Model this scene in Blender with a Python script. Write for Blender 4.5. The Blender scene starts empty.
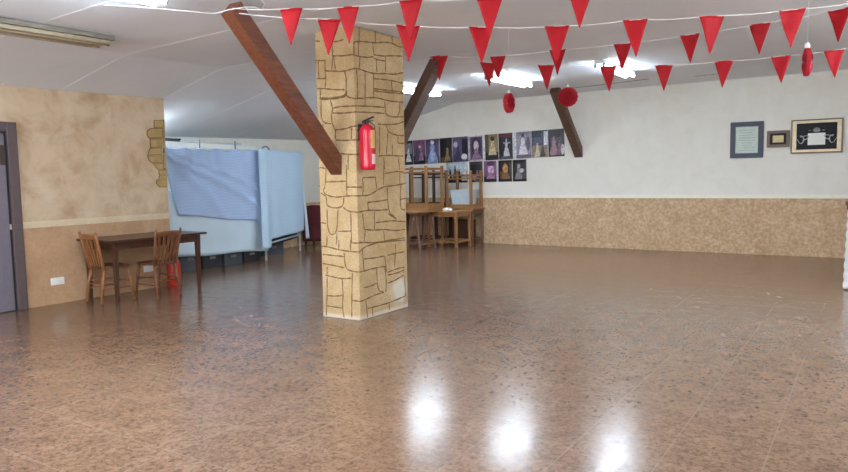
import bpy, bmesh, math, random
from mathutils import Vector, Matrix
random.seed(7)
PI = math.pi
sc = bpy.context.scene
COL = sc.collection
V = Vector

# ------------------------------------------------------------------ materials
def lin(c):
    return tuple(((x / 255) / 12.92 if x / 255 <= .04045 else ((x / 255 + .055) / 1.055) ** 2.4) for x in c) + (1,)

def new_mat(name):
    m = bpy.data.materials.new(name); m.use_nodes = True
    nt = m.node_tree
    return m, nt, nt.nodes['Principled BSDF']

def N(nt, typ, **kw):
    n = nt.nodes.new(typ)
    for k, v in kw.items():
        if k in n.inputs: n.inputs[k].default_value = v
        else: setattr(n, k, v)
    return n

def ramp(nt, src, stops):
    r = nt.nodes.new('ShaderNodeValToRGB')
    e = r.color_ramp.elements
    while len(e) < len(stops): e.new(.5)
    for q, (p, c) in zip(e, stops): q.position = p; q.color = c
    nt.links.new(src, r.inputs[0])
    return r

def coords(nt, scale=(1, 1, 1), loc=(0, 0, 0)):
    t = nt.nodes.new('ShaderNodeTexCoord'); mp = nt.nodes.new('ShaderNodeMapping')
    mp.inputs['Scale'].default_value = scale; mp.inputs['Location'].default_value = loc
    nt.links.new(t.outputs['Object'], mp.inputs[0])
    return mp.outputs[0]

def noise(nt, vec, scale, detail=4, rough=.55, dist=0):
    n = N(nt, 'ShaderNodeTexNoise', Scale=scale, Detail=detail, Roughness=rough, Distortion=dist)
    nt.links.new(vec, n.inputs['Vector'])
    return n.outputs['Fac']

def mixc(nt, fac, a, b, mode='MIX'):
    n = nt.nodes.new('ShaderNodeMix'); n.data_type = 'RGBA'; n.blend_type = mode
    for s, v in ((n.inputs[0], fac), (n.inputs[6], a), (n.inputs[7], b)):
        if hasattr(v, 'links'): nt.links.new(v, s)
        else: s.default_value = v
    return n.outputs[2]

def bump(nt, b, h, strength=.3, dist=.01):
    n = N(nt, 'ShaderNodeBump', Strength=strength, Distance=dist)
    nt.links.new(h, n.inputs['Height']); nt.links.new(n.outputs[0], b.inputs['Normal'])

def plain(name, rgb, rough=.5, metal=0, spec=.5, var=.12, scale=14, stretch=(1, 1, 1)):
    m, nt, b = new_mat(name)
    c = lin(rgb)
    f = noise(nt, coords(nt, stretch), scale, 4)
    d = tuple(x * (1 - var) for x in c[:3]) + (1,); u = tuple(min(1, x * (1 + var)) for x in c[:3]) + (1,)
    r = ramp(nt, f, [(.3, d), (.7, u)])
    nt.links.new(r.outputs[0], b.inputs['Base Color'])
    b.inputs['Roughness'].default_value = rough; b.inputs['Metallic'].default_value = metal
    b.inputs['Specular IOR Level'].default_value = spec
    return m

def wood(name, dark, light, rough=.4, axis=2):
    m, nt, b = new_mat(name)
    s = [22, 22, 22]; s[axis] = 2.2
    v = coords(nt, tuple(s))
    f = noise(nt, v, 1.6, 5, .6, .6)
    r = ramp(nt, f, [(.28, lin(dark)), (.72, lin(light))])
    nt.links.new(r.outputs[0], b.inputs['Base Color'])
    b.inputs['Roughness'].default_value = rough
    bump(nt, b, f, .15, .004)
    return m

def plaster(name, stops, scale=2.2, bscale=40, bstr=.25, bdist=.006, rough=.75, fine=0, finec=None):
    m, nt, b = new_mat(name)
    v = coords(nt)
    f = noise(nt, v, scale, 6, .62, .3)
    r = ramp(nt, f, [(p, lin(c)) for p, c in stops])
    out = r.outputs[0]
    h = noise(nt, v, bscale, 4, .6, .4)
    if fine:
        fr = ramp(nt, h, [(.38, (1, 1, 1, 1)), (.62, (0, 0, 0, 1))])
        mm = nt.nodes.new('ShaderNodeMath'); mm.operation = 'MULTIPLY'; mm.inputs[1].default_value = fine
        nt.links.new(fr.outputs[0], mm.inputs[0])
        out = mixc(nt, mm.outputs[0], out, lin(finec))
    nt.links.new(out, b.inputs['Base Color'])
    b.inputs['Roughness'].default_value = rough
    b.inputs['Specular IOR Level'].default_value = .3
    bump(nt, b, h, bstr, bdist)
    return m

def floor_mat():
    m, nt, b = new_mat('glossy brown floor tile')
    v = coords(nt)
    br = N(nt, 'ShaderNodeTexBrick', offset=0.0, squash=1.0)
    mp = nt.nodes.new('ShaderNodeMapping'); mp.inputs['Location'].default_value = (2.29 + .465 * 40, -2.80 + .465 * 40, 0)
    nt.links.new(v, mp.inputs[0]); nt.links.new(mp.outputs[0], br.inputs['Vector'])
    br.inputs['Scale'].default_value = 1; br.inputs['Brick Width'].default_value = .465; br.inputs['Row Height'].default_value = .465
    br.inputs['Mortar Size'].default_value = .005; br.inputs['Mortar Smooth'].default_value = .3
    br.inputs['Color1'].default_value = (.42, .42, .42, 1); br.inputs['Color2'].default_value = (.58, .58, .58, 1)
    f1 = noise(nt, v, 5, 5, .6, .5)
    f2 = noise(nt, v, 30, 6, .72, .8)
    base = ramp(nt, f1, [(.3, lin(FLOOR[0])), (.7, lin(FLOOR[1]))])
    sp = ramp(nt, f2, [(.36, (1, 1, 1, 1)), (.52, (0, 0, 0, 1))])
    mm = nt.nodes.new('ShaderNodeMath'); mm.operation = 'MULTIPLY'; mm.inputs[1].default_value = .75
    nt.links.new(sp.outputs[0], mm.inputs[0])
    c = mixc(nt, mm.outputs[0], base.outputs[0], lin(FLOOR[2]))
    lt = ramp(nt, f2, [(.50, (0, 0, 0, 1)), (.70, (1, 1, 1, 1))])
    m2 = nt.nodes.new('ShaderNodeMath'); m2.operation = 'MULTIPLY'; m2.inputs[1].default_value = .35
    nt.links.new(lt.outputs[0], m2.inputs[0])
    c = mixc(nt, m2.outputs[0], c, lin(FLOOR[3]))
    c = mixc(nt, .25, c, br.outputs['Color'], 'OVERLAY')
    m3 = nt.nodes.new('ShaderNodeMath'); m3.operation = 'MULTIPLY'; m3.inputs[1].default_value = .3
    nt.links.new(br.outputs['Fac'], m3.inputs[0])
    c = mixc(nt, m3.outputs[0], c, lin(FLOOR[4]))
    nt.links.new(c, b.inputs['Base Color'])
    rr = ramp(nt, noise(nt, v, 9, 4), [(.3, (.15,) * 3 + (1,)), (.75, (.25,) * 3 + (1,))])
    nt.links.new(rr.outputs[0], b.inputs['Roughness'])
    b.inputs['Specular IOR Level'].default_value = .55
    w = noise(nt, v, 4.5, 3, .5, .2)
    ad = nt.nodes.new('ShaderNodeMath'); ad.operation = 'ADD'
    mu = nt.nodes.new('ShaderNodeMath'); mu.operation = 'MULTIPLY'; mu.inputs[1].default_value = .10
    nt.links.new(f2, mu.inputs[0]); nt.links.new(w, ad.inputs[0]); nt.links.new(mu.outputs[0], ad.inputs[1])
    sb = nt.nodes.new('ShaderNodeMath'); sb.operation = 'SUBTRACT'
    m4 = nt.nodes.new('ShaderNodeMath'); m4.operation = 'MULTIPLY'; m4.inputs[1].default_value = .25
    nt.links.new(br.outputs['Fac'], m4.inputs[0]); nt.links.new(ad.outputs[0], sb.inputs[0]); nt.links.new(m4.outputs[0], sb.inputs[1])
    bump(nt, b, sb.outputs[0], .15, .01)
    return m
FLOOR = [(122, 92, 71), (146, 114, 91), (80, 57, 43), (168, 136, 112), (184, 160, 138)]

def pillar_mat():
    m, nt, b = new_mat('sandy painted stone')
    v = coords(nt)
    f = noise(nt, v, 3.2, 5, .6, .3); h = noise(nt, v, 55, 4, .65, .5)
    r = ramp(nt, f, [(.3, lin((186, 156, 112))), (.5, lin((202, 173, 130))), (.72, lin((216, 191, 152)))])
    fr = ramp(nt, h, [(.36, (.5,) * 3 + (1,)), (.6, (0, 0, 0, 1))])
    c = mixc(nt, fr.outputs[0], r.outputs[0], lin((160, 125, 78)))
    # worn whitish patch low on the right face, and a pale line of filler at the foot
    t = nt.nodes.new('ShaderNodeTexCoord')
    sb = nt.nodes.new('ShaderNodeVectorMath'); sb.operation = 'SUBTRACT'; sb.inputs[1].default_value = (-4.481, 6.32, .215)
    nt.links.new(t.outputs['Object'], sb.inputs[0])
    sl = nt.nodes.new('ShaderNodeVectorMath'); sl.operation = 'LENGTH'; nt.links.new(sb.outputs[0], sl.inputs[0])
    ad = nt.nodes.new('ShaderNodeMath'); ad.operation = 'ADD'
    mu = nt.nodes.new('ShaderNodeMath'); mu.operation = 'MULTIPLY'; mu.inputs[1].default_value = .16
    nt.links.new(noise(nt, v, 9, 4), mu.inputs[0]); nt.links.new(sl.outputs['Value'], ad.inputs[0]); nt.links.new(mu.outputs[0], ad.inputs[1])
    pr = ramp(nt, ad.outputs[0], [(.17, (.8,) * 3 + (1,)), (.27, (0, 0, 0, 1))])
    c = mixc(nt, pr.outputs[0], c, lin((226, 220, 208)))
    sx = nt.nodes.new('ShaderNodeSeparateXYZ'); nt.links.new(t.outputs['Object'], sx.inputs[0])
    zr = ramp(nt, sx.outputs[2], [(.025, (.75,) * 3 + (1,)), (.06, (0, 0, 0, 1))])
    c = mixc(nt, zr.outputs[0], c, lin((222, 212, 196)))
    nt.links.new(c, b.inputs['Base Color'])
    b.inputs['Roughness'].default_value = .8; b.inputs['Specular IOR Level'].default_value = .3
    bump(nt, b, h, .35, .006)
    return m

def cloth_mat(name, rgb, stripe=None, freq=0, rough=.85):
    m, nt, b = new_mat(name)
    v = coords(nt)
    f = noise(nt, v, 3, 3)
    c = lin(rgb)
    r = ramp(nt, f, [(.3, tuple(x * .93 for x in c[:3]) + (1,)), (.7, c)])
    out = r.outputs[0]
    if stripe:
        t = nt.nodes.new('ShaderNodeTexCoord')
        sx = nt.nodes.new('ShaderNodeSeparateXYZ'); nt.links.new(t.outputs['UV'], sx.inputs[0])
        mu = nt.nodes.new('ShaderNodeMath'); mu.operation = 'MULTIPLY'; mu.inputs[1].default_value = freq * 2 * PI
        sn = nt.nodes.new('ShaderNodeMath'); sn.operation = 'SINE'
        nt.links.new(sx.outputs[1], mu.inputs[0]); nt.links.new(mu.outputs[0], sn.inputs[0])
        sr = ramp(nt, sn.outputs[0], [(.35, (0, 0, 0, 1)), (.75, (1, 1, 1, 1))])
        out = mixc(nt, sr.outputs[0], out, lin(stripe))
    nt.links.new(out, b.inputs['Base Color'])
    b.inputs['Roughness'].default_value = rough; b.inputs['Specular IOR Level'].default_value = .2
    bump(nt, b, noise(nt, v, 60, 2), .1, .003)
    return m

def emit(name, rgb, strength):
    m = bpy.data.materials.new(name); m.use_nodes = True; nt = m.node_tree
    nt.nodes.clear()
    e = nt.nodes.new('ShaderNodeEmission'); o = nt.nodes.new('ShaderNodeOutputMaterial')
    e.inputs[0].default_value = (*rgb, 1); e.inputs[1].default_value = strength
    nt.links.new(e.outputs[0], o.inputs[0])
    return m

M = {}
M['floor'] = floor_mat()
M['ceiling'] = plaster('matt white ceiling board', [(.3, (234, 238, 244)), (.7, (241, 244, 248))], 1.2, 25, .06, .004)
M['seam'] = plain('white seam tape', (246, 248, 250), .6, var=.02)
M['wall_left'] = plaster('sponged peach plaster', [(.3, (178, 146, 114)), (.5, (200, 174, 144)), (.7, (210, 190, 164))], 2.6, 30, .12, .004)
M['dado_left'] = plaster('rough ochre plaster', [(.28, (172, 134, 102)), (.55, (188, 152, 118)), (.75, (200, 166, 132))], 3, 26, .5, .012, .8, .35, (170, 124, 82))
M['wall_back'] = plaster('off white plaster', [(.3, (229, 222, 209)), (.5, (233, 227, 215)), (.7, (236, 231, 220))], 4, 22, .3, .006)
M['dado_back'] = plaster('rough sandy plaster', [(.3, (204, 170, 132)), (.7, (226, 198, 162))], 5, 20, .7, .02, .8, .6, (172, 134, 98))
M['rail_left'] = plaster('cream plaster border', [(.3, (200, 178, 146)), (.7, (216, 198, 170))], 9, 40, .3, .005)
M['rail'] = plaster('white plaster border', [(.3, (238, 230, 212)), (.7, (246, 240, 226))], 9, 40, .3, .005)
M['pillar'] = pillar_mat()
M['joint'] = plain('dark brown drawn joint', (124, 94, 56), .9)
M['patch_stone'] = plaster('ochre stone', [(.3, (164, 134, 86)), (.7, (192, 162, 110))], 9, 50, .5, .008)
M['brace'] = wood('reddish stained timber', (80, 42, 26), (132, 76, 50), .45, 1)
M['brace_dark'] = wood('dark stained timber', (78, 54, 42), (106, 76, 58), .5, 1)
M['bunting'] = plain('red plastic bunting', (166, 15, 25), .55, spec=.2, var=.06)
M['cord'] = plain('white cord', (232, 230, 228), .7, var=.03)
M['honey'] = plain('crimson tissue paper', (168, 16, 36), .8, var=.15, scale=60)
M['tube_on'] = emit('lit fluorescent tube', (.78, .935, 1.09), 36)
M['tube_back'] = emit('lit fluorescent tube further back', (.78, .935, 1.09), 19)
M['tube_off'] = plain('unlit tube', (214, 202, 176), .35)
M['housing'] = plain('white enamelled steel', (225, 225, 222), .45)
M['housing_old'] = plain('yellowed beige enamel', (158, 146, 122), .55)
M['housing_dark'] = plain('grey brown enamel', (128, 118, 106), .55)
M['cap'] = plain('grey lamp holder', (120, 122, 124), .5)
M['door'] = plain('grey mauve painted wood', (112, 104, 114), .4, var=.06)
M['door_frame'] = plain('dusky brown mauve frame', (90, 75, 75), .45, var=.08)
M['dark'] = plain('dark groove', (40, 34, 38), .7)
M['table'] = wood('dark brown varnished wood', (58, 32, 22), (92, 56, 40), .28, 1)
M['table_leg'] = wood('dark brown leg wood', (58, 32, 22), (92, 56, 40), .35, 2)
M['chair'] = wood('orange brown chair wood', (120, 72, 40), (168, 110, 66), .4, 2)
M['chair2'] = wood('mid brown chair wood', (92, 52, 32), (140, 88, 54), .4, 2)
M['seat'] = wood('brown chair seat wood', (84, 46, 28), (124, 74, 46), .4, 0)
M['pine'] = wood('honey pine', (138, 92, 52), (176, 128, 78), .45, 2)
M['pine_top'] = wood('honey pine board', (146, 98, 56), (182, 132, 82), .45, 1)
M['oldwood'] = wood('greyish brown timber', (104, 74, 58), (142, 106, 84), .6, 2)
M['white'] = plain('white plastic', (232, 230, 224), .4, var=.03)
M['red'] = plain('glossy red enamel', (198, 24, 50), .22, var=.05)
M['red_plastic'] = plain('orange red plastic', (204, 58, 40), .35)
M['black'] = plain('black plastic', (26, 26, 28), .4)
M['brass'] = plain('brass valve', (176, 140, 70), .35, metal=.9)
M['label'] = plain('yellowed label', (206, 160, 92), .6)
M['label_white'] = plain('pale label', (226, 196, 190), .6)
M['sheet_blue'] = cloth_mat('striped blue sheet', (164, 186, 220), (190, 208, 234), 46)
M['sheet_pale'] = cloth_mat('pale blue sheet', (182, 206, 226), (196, 218, 234), 60)
M['sheet_white'] = cloth_mat('white sheet', (206, 222, 232))
M['crate'] = plain('black plastic crate', (34, 36, 40), .5)
M['crate_grey'] = plain('dark grey box', (66, 72, 78), .5)
M['metal'] = plain('pale painted steel tube', (206, 212, 212), .4, metal=.2)
M['navy'] = plain('navy fabric', (36, 44, 74), .8)
M['maroon'] = plain('dark maroon fabric', (88, 28, 34), .85, var=.2, scale=8)
M['plastic'] = plain('pale bluish plastic', (206, 220, 228), .25, var=.08, scale=8)
M['paper'] = plain('white paper', (240, 238, 232), .8, var=.03)
M['lace'] = plain('white lace cloth', (236, 234, 230), .9, var=.05, scale=40)
M['frame_blue'] = plain('slate blue frame', (44, 48, 68), .4)
M['certificate'] = plaster('pale green certificate', [(.3, (196, 208, 196)), (.7, (214, 222, 212))], 8, 40, .02, .001)
M['print'] = plain('faint printed line', (150, 160, 150), .8)
M['frame_dark'] = plain('dark brown frame', (62, 42, 34), .4)
M['frame_brown'] = plain('taupe frame', (120, 98, 80), .5)
M['cream'] = plain('cream card', (222, 200, 150), .7)
M['gilt'] = plain('pale gilt frame', (228, 208, 170), .4, metal=.1)
M['blackmount'] = plain('black velvet mount', (22, 20, 24), .7)
M['silver'] = plain('silver ornament', (176, 176, 176), .35, metal=.4)

_pc = {}
def pmat(rgb):
    k = tuple(int(x * (.84 if max(rgb) < 200 else .95)) for x in rgb); rgb = k
    if k not in _pc:
        _pc[k] = plain('printed colour', rgb, .3, var=.5, scale=26)
    return _pc[k]

# ------------------------------------------------------------------ mesh builder
class MB:
    def __init__(s): s.v = []; s.f = []; s.mi = []; s.cur = 0; s.uv = None
    def mat(s, i): s.cur = i; return s
    def add(s, vs, fs):
        o = len(s.v); s.v += [V(p) for p in vs]
        for f in fs: s.f.append([o + i for i in f]); s.mi.append(s.cur)
        return s
    def box(s, c, d, rot=None):
        c = V(c); hx, hy, hz = d[0] / 2, d[1] / 2, d[2] / 2
        vs = [V((x, y, z)) for x in (-hx, hx) for y in (-hy, hy) for z in (-hz, hz)]
        if rot is not None: vs = [rot @ p for p in vs]
        return s.add([c + p for p in vs], [(0, 1, 3, 2), (4, 6, 7, 5), (0, 4, 5, 1), (2, 3, 7, 6), (0, 2, 6, 4), (1, 5, 7, 3)])
    def bb(s, a, b):
        return s.box([(a[i] + b[i]) / 2 for i in range(3)], [abs(b[i] - a[i]) for i in range(3)])
    def bar(s, p, q, w, d, up=(0, 0, 1), w2=None, d2=None):
        p, q = V(p), V(q); t = (q - p).normalized(); up = V(up)
        x = t.cross(up)
        if x.length < 1e-4: x = t.cross(V((0, 1, 0)))
        x.normalize(); y = x.cross(t)
        w2 = w2 or w; d2 = d2 or d
        vs = [p + x * a * w / 2 + y * b * d / 2 for a in (-1, 1) for b in (-1, 1)] + [q + x * a * w2 / 2 + y * b * d2 / 2 for a in (-1, 1) for b in (-1, 1)]
        return s.add(vs, [(0, 1, 3, 2), (4, 6, 7, 5), (0, 4, 5, 1), (2, 3, 7, 6), (0, 2, 6, 4), (1, 5, 7, 3)])
    def tube(s, path, r, n=8, close=True):
        P = [V(p) for p in path]; L = len(P)
        R = r if isinstance(r, (list, tuple)) else [r] * L
        prev = None; rings = []
        for i in range(L):
            t = (P[min(i + 1, L - 1)] - P[max(i - 1, 0)]).normalized()
            if prev is None:
                a = V((0, 0, 1)) if abs(t.z) < .9 else V((1, 0, 0))
                x = t.cross(a).normalized()
            else:
                x = (prev - t * prev.dot(t)).normalized()
            prev = x; y = t.cross(x)
            rings.append([P[i] + (x * math.cos(2 * PI * k / n) + y * math.sin(2 * PI * k / n)) * R[i] for k in range(n)])
        vs = [p for g in rings for p in g]
        fs = [(i * n + k, i * n + (k + 1) % n, (i + 1) * n + (k + 1) % n, (i + 1) * n + k) for i in range(L - 1) for k in range(n)]
        if close: fs += [tuple(range(n))[::-1], tuple((L - 1) * n + k for k in range(n))]
        return s.add(vs, fs)
    def lathe(s, prof, c=(0, 0, 0), n=24):
        c = V(c); vs = []
        for r, z in prof: vs += [c + V((r * math.cos(2 * PI * k / n), r * math.sin(2 * PI * k / n), z)) for k in range(n)]
        L = len(prof)
        fs = [(i * n + k, i * n + (k + 1) % n, (i + 1) * n + (k + 1) % n, (i + 1) * n + k) for i in range(L - 1) for k in range(n)]
        fs += [tuple(range(n))[::-1], tuple((L - 1) * n + k for k in range(n))]
        return s.add(vs, fs)
    def prism(s, poly, ext):
        n = len(poly); ext = V(ext); P = [V(p) for p in poly]
        return s.add(P + [p + ext for p in P], [tuple(range(n))[::-1], tuple(n + i for i in range(n))] + [(i, (i + 1) % n, n + (i + 1) % n, n + i) for i in range(n)])
    def grid(s, fn, nu, nv, thick=0):
        """fn(u,v) -> point, u,v in 0..1; closed slab when thick"""
        P = [[V(fn(i / nu, j / nv)) for j in range(nv + 1)] for i in range(nu + 1)]
        idx = lambda i, j: i * (nv + 1) + j
        vs = [p for r in P for p in r]; n = len(vs)
        fs = [(idx(i, j), idx(i + 1, j), idx(i + 1, j + 1), idx(i, j + 1)) for i in range(nu) for j in range(nv)]
        s.uvs = [(i / nu, j / nv) for i in range(nu + 1) for j in range(nv + 1)]
        if thick:
            nor = []
            for i in range(nu + 1):
                for j in range(nv + 1):
                    a = P[min(i + 1, nu)][j] - P[max(i - 1, 0)][j]; b = P[i][min(j + 1, nv)] - P[i][max(j - 1, 0)]
                    c = a.cross(b); nor.append(c.normalized() if c.length > 1e-9 else V((0, 0, 1)))
            back = [p - q * thick for p, q in zip(vs, nor)]
            s.uvs = s.uvs * 2
            fs2 = [tuple(n + k for k in reversed(f)) for f in fs]
            ed = [idx(i, 0) for i in range(nu + 1)] + [idx(nu, j) for j in range(1, nv + 1)] + [idx(i, nv) for i in range(nu - 1, -1, -1)] + [idx(0, j) for j in range(nv - 1, 0, -1)]
            fs = fs + fs2 + [(ed[(k + 1) % len(ed)], ed[k], n + ed[k], n + ed[(k + 1) % len(ed)]) for k in range(len(ed))]
            vs = vs + back
        return s.add(vs, fs)
    def build(s, name, mats, parent=None, smooth=False, bevel=0, org=None):
        if not isinstance(mats, (list, tuple)): mats = [mats]
        o_ = V(org) if org is not None else V((0, 0, 0))
        me = bpy.data.meshes.new(name)
        me.from_pydata([p - o_ for p in s.v], [], s.f)
        for m in mats: me.materials.append(m)
        for p, i in zip(me.polygons, s.mi): p.material_index = i; p.use_smooth = smooth
        if getattr(s, 'uvs', None) and len(s.uvs) == len(s.v):
            uv = me.uv_layers.new(name='UVMap')
            for lp in me.loops: uv.data[lp.index].uv = s.uvs[lp.vertex_index]
        bm = bmesh.new(); bm.from_mesh(me); bmesh.ops.recalc_face_normals(bm, faces=bm.faces); bm.to_mesh(me); bm.free()
        me.update()
        o = bpy.data.objects.new(name, me); COL.objects.link(o)
        if parent: o.parent = parent
        elif org is not None: o.location = o_
        if bevel:
            md = o.modifiers.new('Bevel', 'BEVEL'); md.width = bevel; md.segments = 2; md.limit_method = 'ANGLE'
        return o

def tag(o, label, cat, group=None, kind=None):
    o['label'] = label; o['category'] = cat
    if group: o['group'] = group
    if kind: o['kind'] = kind
    return o
def thing(name, label, cat, loc=(0, 0, 0), rz=0, group=None):
    o = bpy.data.objects.new(name, None); COL.objects.link(o); o.empty_display_size = .1
    o.location = loc; o.rotation_euler = (0, 0, rz)
    return tag(o, label, cat, group)
def struct(o):
    o['kind'] = 'structure'; return o

# ------------------------------------------------------------------ room
XL, YB = -8.511, 13.551
YE = 6.31                       # where the left wall stops
def zP(y): return 3.035 + .0125 * (y - 5.6)
def Xc(y): return -7.1 - .0955 * (y - 4.75)
def zc(y): return 2.93 + .0227 * (y - 4.75)
def sl(y): return .186 + max(0, min(1, (y - 4) / 2.3)) * .049
def ceil_z(x, y):
    if x >= -4.5: return zP(y)
    if x >= Xc(y):
        t = (x - Xc(y)) / (-4.5 - Xc(y)); return zc(y) + (zP(y) - zc(y)) * t
    return zc(y) - sl(y) * (Xc(y) - x)

struct(MB().bb((-11.6, -2.7, -.1), (2.4, 13.75, 0)).build('floor', M['floor']))
mb = MB()
ys = [-2.7 + i * (13.75 + 2.7) / 66 for i in range(67)]
def cx(i, y):
    k = [-11.6, -10.4, -9.4, -8.7, Xc(y) - .25, Xc(y), Xc(y) + .3, -6, -5.2, -4.5, -2, 0, 2.4]
    return k[i]
vs = []; fs = []
for y in ys:
    for i in range(13): vs.append((cx(i, y), y, ceil_z(cx(i, y), y)))
for j in range(66):
    for i in range(12): fs.append((j * 13 + i, j * 13 + i + 1, j * 13 + 14 + i, j * 13 + 13 + i))
n = len(vs)
up = [(x, y, z + .06) for x, y, z in vs]
fs += [tuple(n + k for k in f[::-1]) for f in fs]
mb.add(vs + up, fs)
ceiling = struct(mb.build('ceiling', M['ceiling']))
# seams taped over the joints of the boards
mb = MB()
def seam(pts, w=.014):
    vs = []
    for x, y in pts:
        z = ceil_z(x, y)
        vs += [(x, y - w, z - .0005), (x, y - w * .6, z - .003), (x, y + w * .6, z - .003), (x, y + w, z - .0005)]
    mb.add(vs, [(4 * i + k, 4 * i + k + 1, 4 * i + 5 + k, 4 * i + 4 + k) for i in range(len(pts) - 1) for k in range(3)])
for y in (1.9, 3.42, 4.82, 6.3, 7.8, 9.3, 10.8, 12.3):
    x0 = -8.48 if y < YE else -10.5
    seam([(x0 + i * (Xc(y) + .1 - x0) / 6, y) for i in range(7)] + [(Xc(y) + .1 + i * (-4.2 - Xc(y)) / 6, y + .01 * i) for i in range(1, 7)])
struct(mb.build('trim_5', M['seam'])).name = 'trim_5'
# long dark crack line where two boards meet near the back wall
mb = MB()
mb.tube([(-4.9, 12.7, ceil_z(-4.9, 12.7) + .001), (-4.1, 12.55, ceil_z(-4.1, 12.55) + .001), (-3.35, 12.35, ceil_z(-3.35, 12.35) + .001)], .007, 6)
mb.tube([(-2.65, 12.6, zP(12.6) + .001), (-2.25, 12.5, zP(12.5) + .001)], .006, 6)
struct(mb.build('ceiling_crack', M['dark'], ceiling))

def wall(name, a, b, mat, parent=None):
    return struct(MB().bb(a, b).build(name, mat, parent))
wl = wall('wall_left', (XL - .16, -2.7, 0), (XL, YE, 2.95), M['wall_left'])
# trim the top of the left wall to the ceiling: the board sits on it
wall('dado_left', (XL, -2.6, 0), (XL + .008, YE - .002, .965), M['dado_left'], wl)
wb = wall('wall_back', (-11.6, YB, 0), (2.4, YB + .2, 3.3), M['wall_back'])
wall('dado_back', (-11.2, YB - .012, 0), (2.2, YB, 1.005), M['dado_back'], wb)
wall('wall_right', (2.2, -2.7, 0), (2.4, YB, 3.3), M['wall_back'])
# alcove wall, slightly out of square
def slab(name, p, q, z1, t, mat):
    p = V((*p, 0)); q = V((*q, 0)); d = (q - p).normalized(); nrm = V((-d.y, d.x, 0)) * t
    return struct(MB().prism([p, q, q + nrm, p + nrm], (0, 0, z1)).build(name, mat))
wa = slab('wall_alcove', (-10.30, 6.3), (-11.02, YB), 2.9, .15, M['wall_back'])
p, q = V((-10.30, 6.3, 0)), V((-11.02, YB, 0)); d = (q - p).normalized(); nr = V((d.y, -d.x, 0)) * .01
struct(MB().prism([p, q, q + nr, p + nr], (0, 0, .95)).build('dado_alcove', M['dado_back'], wa))
wall('wall_alcove_front', (-10.6, 6.15, 0), (XL - .16, 6.3, 2.9), M['wall_back'])
# rear wall behind the viewer with two wide unseen windows, added to let daylight in
mb = MB()
for a, b in (((-8.67, -2.9, 0), (2.4, -2.7, .85)), ((-8.67, -2.9, 2.35), (2.4, -2.7, 3.2)), ((-8.67, -2.9, .85), (-7.2, -2.7, 2.35)),
             ((-3.4, -2.9, .85), (-2.8, -2.7, 2.35)), ((1.2, -2.9, .85), (2.4, -2.7, 2.35))):
    mb.bb(a, b)
struct(mb.build('wall_rear', M['wall_back']))
for k, (x0, x1) in enumerate(((-7.2, -3.4), (-2.8, 1.2))):
    mb = MB()
    for z in (.87, 2.33): mb.bb((x0, -2.84, z - .03), (x1, -2.76, z + .03))
    for i in range(4):
        x = x0 + .03 + i * (x1 - x0 - .06) / 3; mb.bb((x - .03, -2.84, .85), (x + .03, -2.76, 2.35))
    struct(mb.build('window_%d' % (k + 1), M['housing']))

# plaster border strips above the dados
def rail(name, a, b, nrm, z, h, dots):
    a, b, nrm = V(a), V(b), V(nrm); L = (b - a).length; t = (b - a) / L
    mb = MB()
    for dz, hh, th in ((0, h * .45, .016), (h * .72, h * .2, .008)):
        p = a + V((0, 0, z + dz)); q = b + V((0, 0, z + dz))
        mb.prism([p, q, q + V((0, 0, hh)), p + V((0, 0, hh))], nrm * th)
    mb.prism([a + V((0, 0, z)), b + V((0, 0, z)), b + V((0, 0, z + h * .9)), a + V((0, 0, z + h * .9))], nrm * .004)
    k = int(L / dots)
    for i in range(k):
        c = a + t * (i + .5) * dots + V((0, 0, z + h * .58)) + nrm * .003
        r = h * .18
        mb.prism([c + t * math.cos(2 * PI * j / 6) * dots * .36 + V((0, 0, math.sin(2 * PI * j / 6) * r)) for j in range(6)], nrm * .01)
    return struct(mb.build(name, M['rail_left' if nrm.x > .5 else 'rail']))
rail('trim_1', (XL, -2.6, 0), (XL, YE - .003, 0), (1, 0, 0), .965, .085, .13)
rail('trim_2', (-11.0, YB, 0), (2.15, YB, 0), (0, -1, 0), 1.005, .07, .2)

# exposed painted stones at the end of the left wall
ST = [[(6135, 2352), (6285, 2367), (6278, 2261), (6129, 2253)], [(6020, 2207), (6078, 2241), (6272, 2251), (6258, 2111), (6041, 2099), (6011, 2146)],
      [(6055, 2092), (6257, 2101), (6245, 1982), (6056, 1970)], [(6047, 1962), (6244, 1972), (6227, 1875), (6005, 1864)],
      [(6004, 1854), (6232, 1863), (6238, 1763), (6063, 1762), (6023, 1794)], [(6077, 1752), (6243, 1753), (6243, 1664), (6157, 1664)],
      [(6171, 1654), (6301, 1654), (6297, 1588), (6175, 1589)], [(6175, 1582), (6308, 1581), (6305, 1533), (6164, 1535)],
      [(6134, 1523), (6304, 1520), (6287, 1413), (6171, 1415), (6123, 1473)], [(6290, 2361), (6306, 2362), (6288, 1933), (6262, 1933)], [(6256, 1920), (6288, 1921), (6290, 1664), (6253, 1664)]]
mb = MB()
for poly in ST:
    cy = sum(p[0] for p in poly) / len(poly); cz = sum(p[1] for p in poly) / len(poly)
    P = [V((XL + .001, (cy + (y - cy) * 1.03) / 1000, (cz + (z - cz) * 1.05) / 1000)) for y, z in poly]
    mb.mat(1).prism(P, (.006, 0, 0))
    Q = [V((XL + .007, (cy + (y - cy) * .93) / 1000, (cz + (z - cz) * .86) / 1000)) for y, z in poly]
    mb.mat(0).prism(Q, (.006, 0, 0))
struct(mb.build('exposed_stones', [M['patch_stone'], M['joint']], wl))

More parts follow.
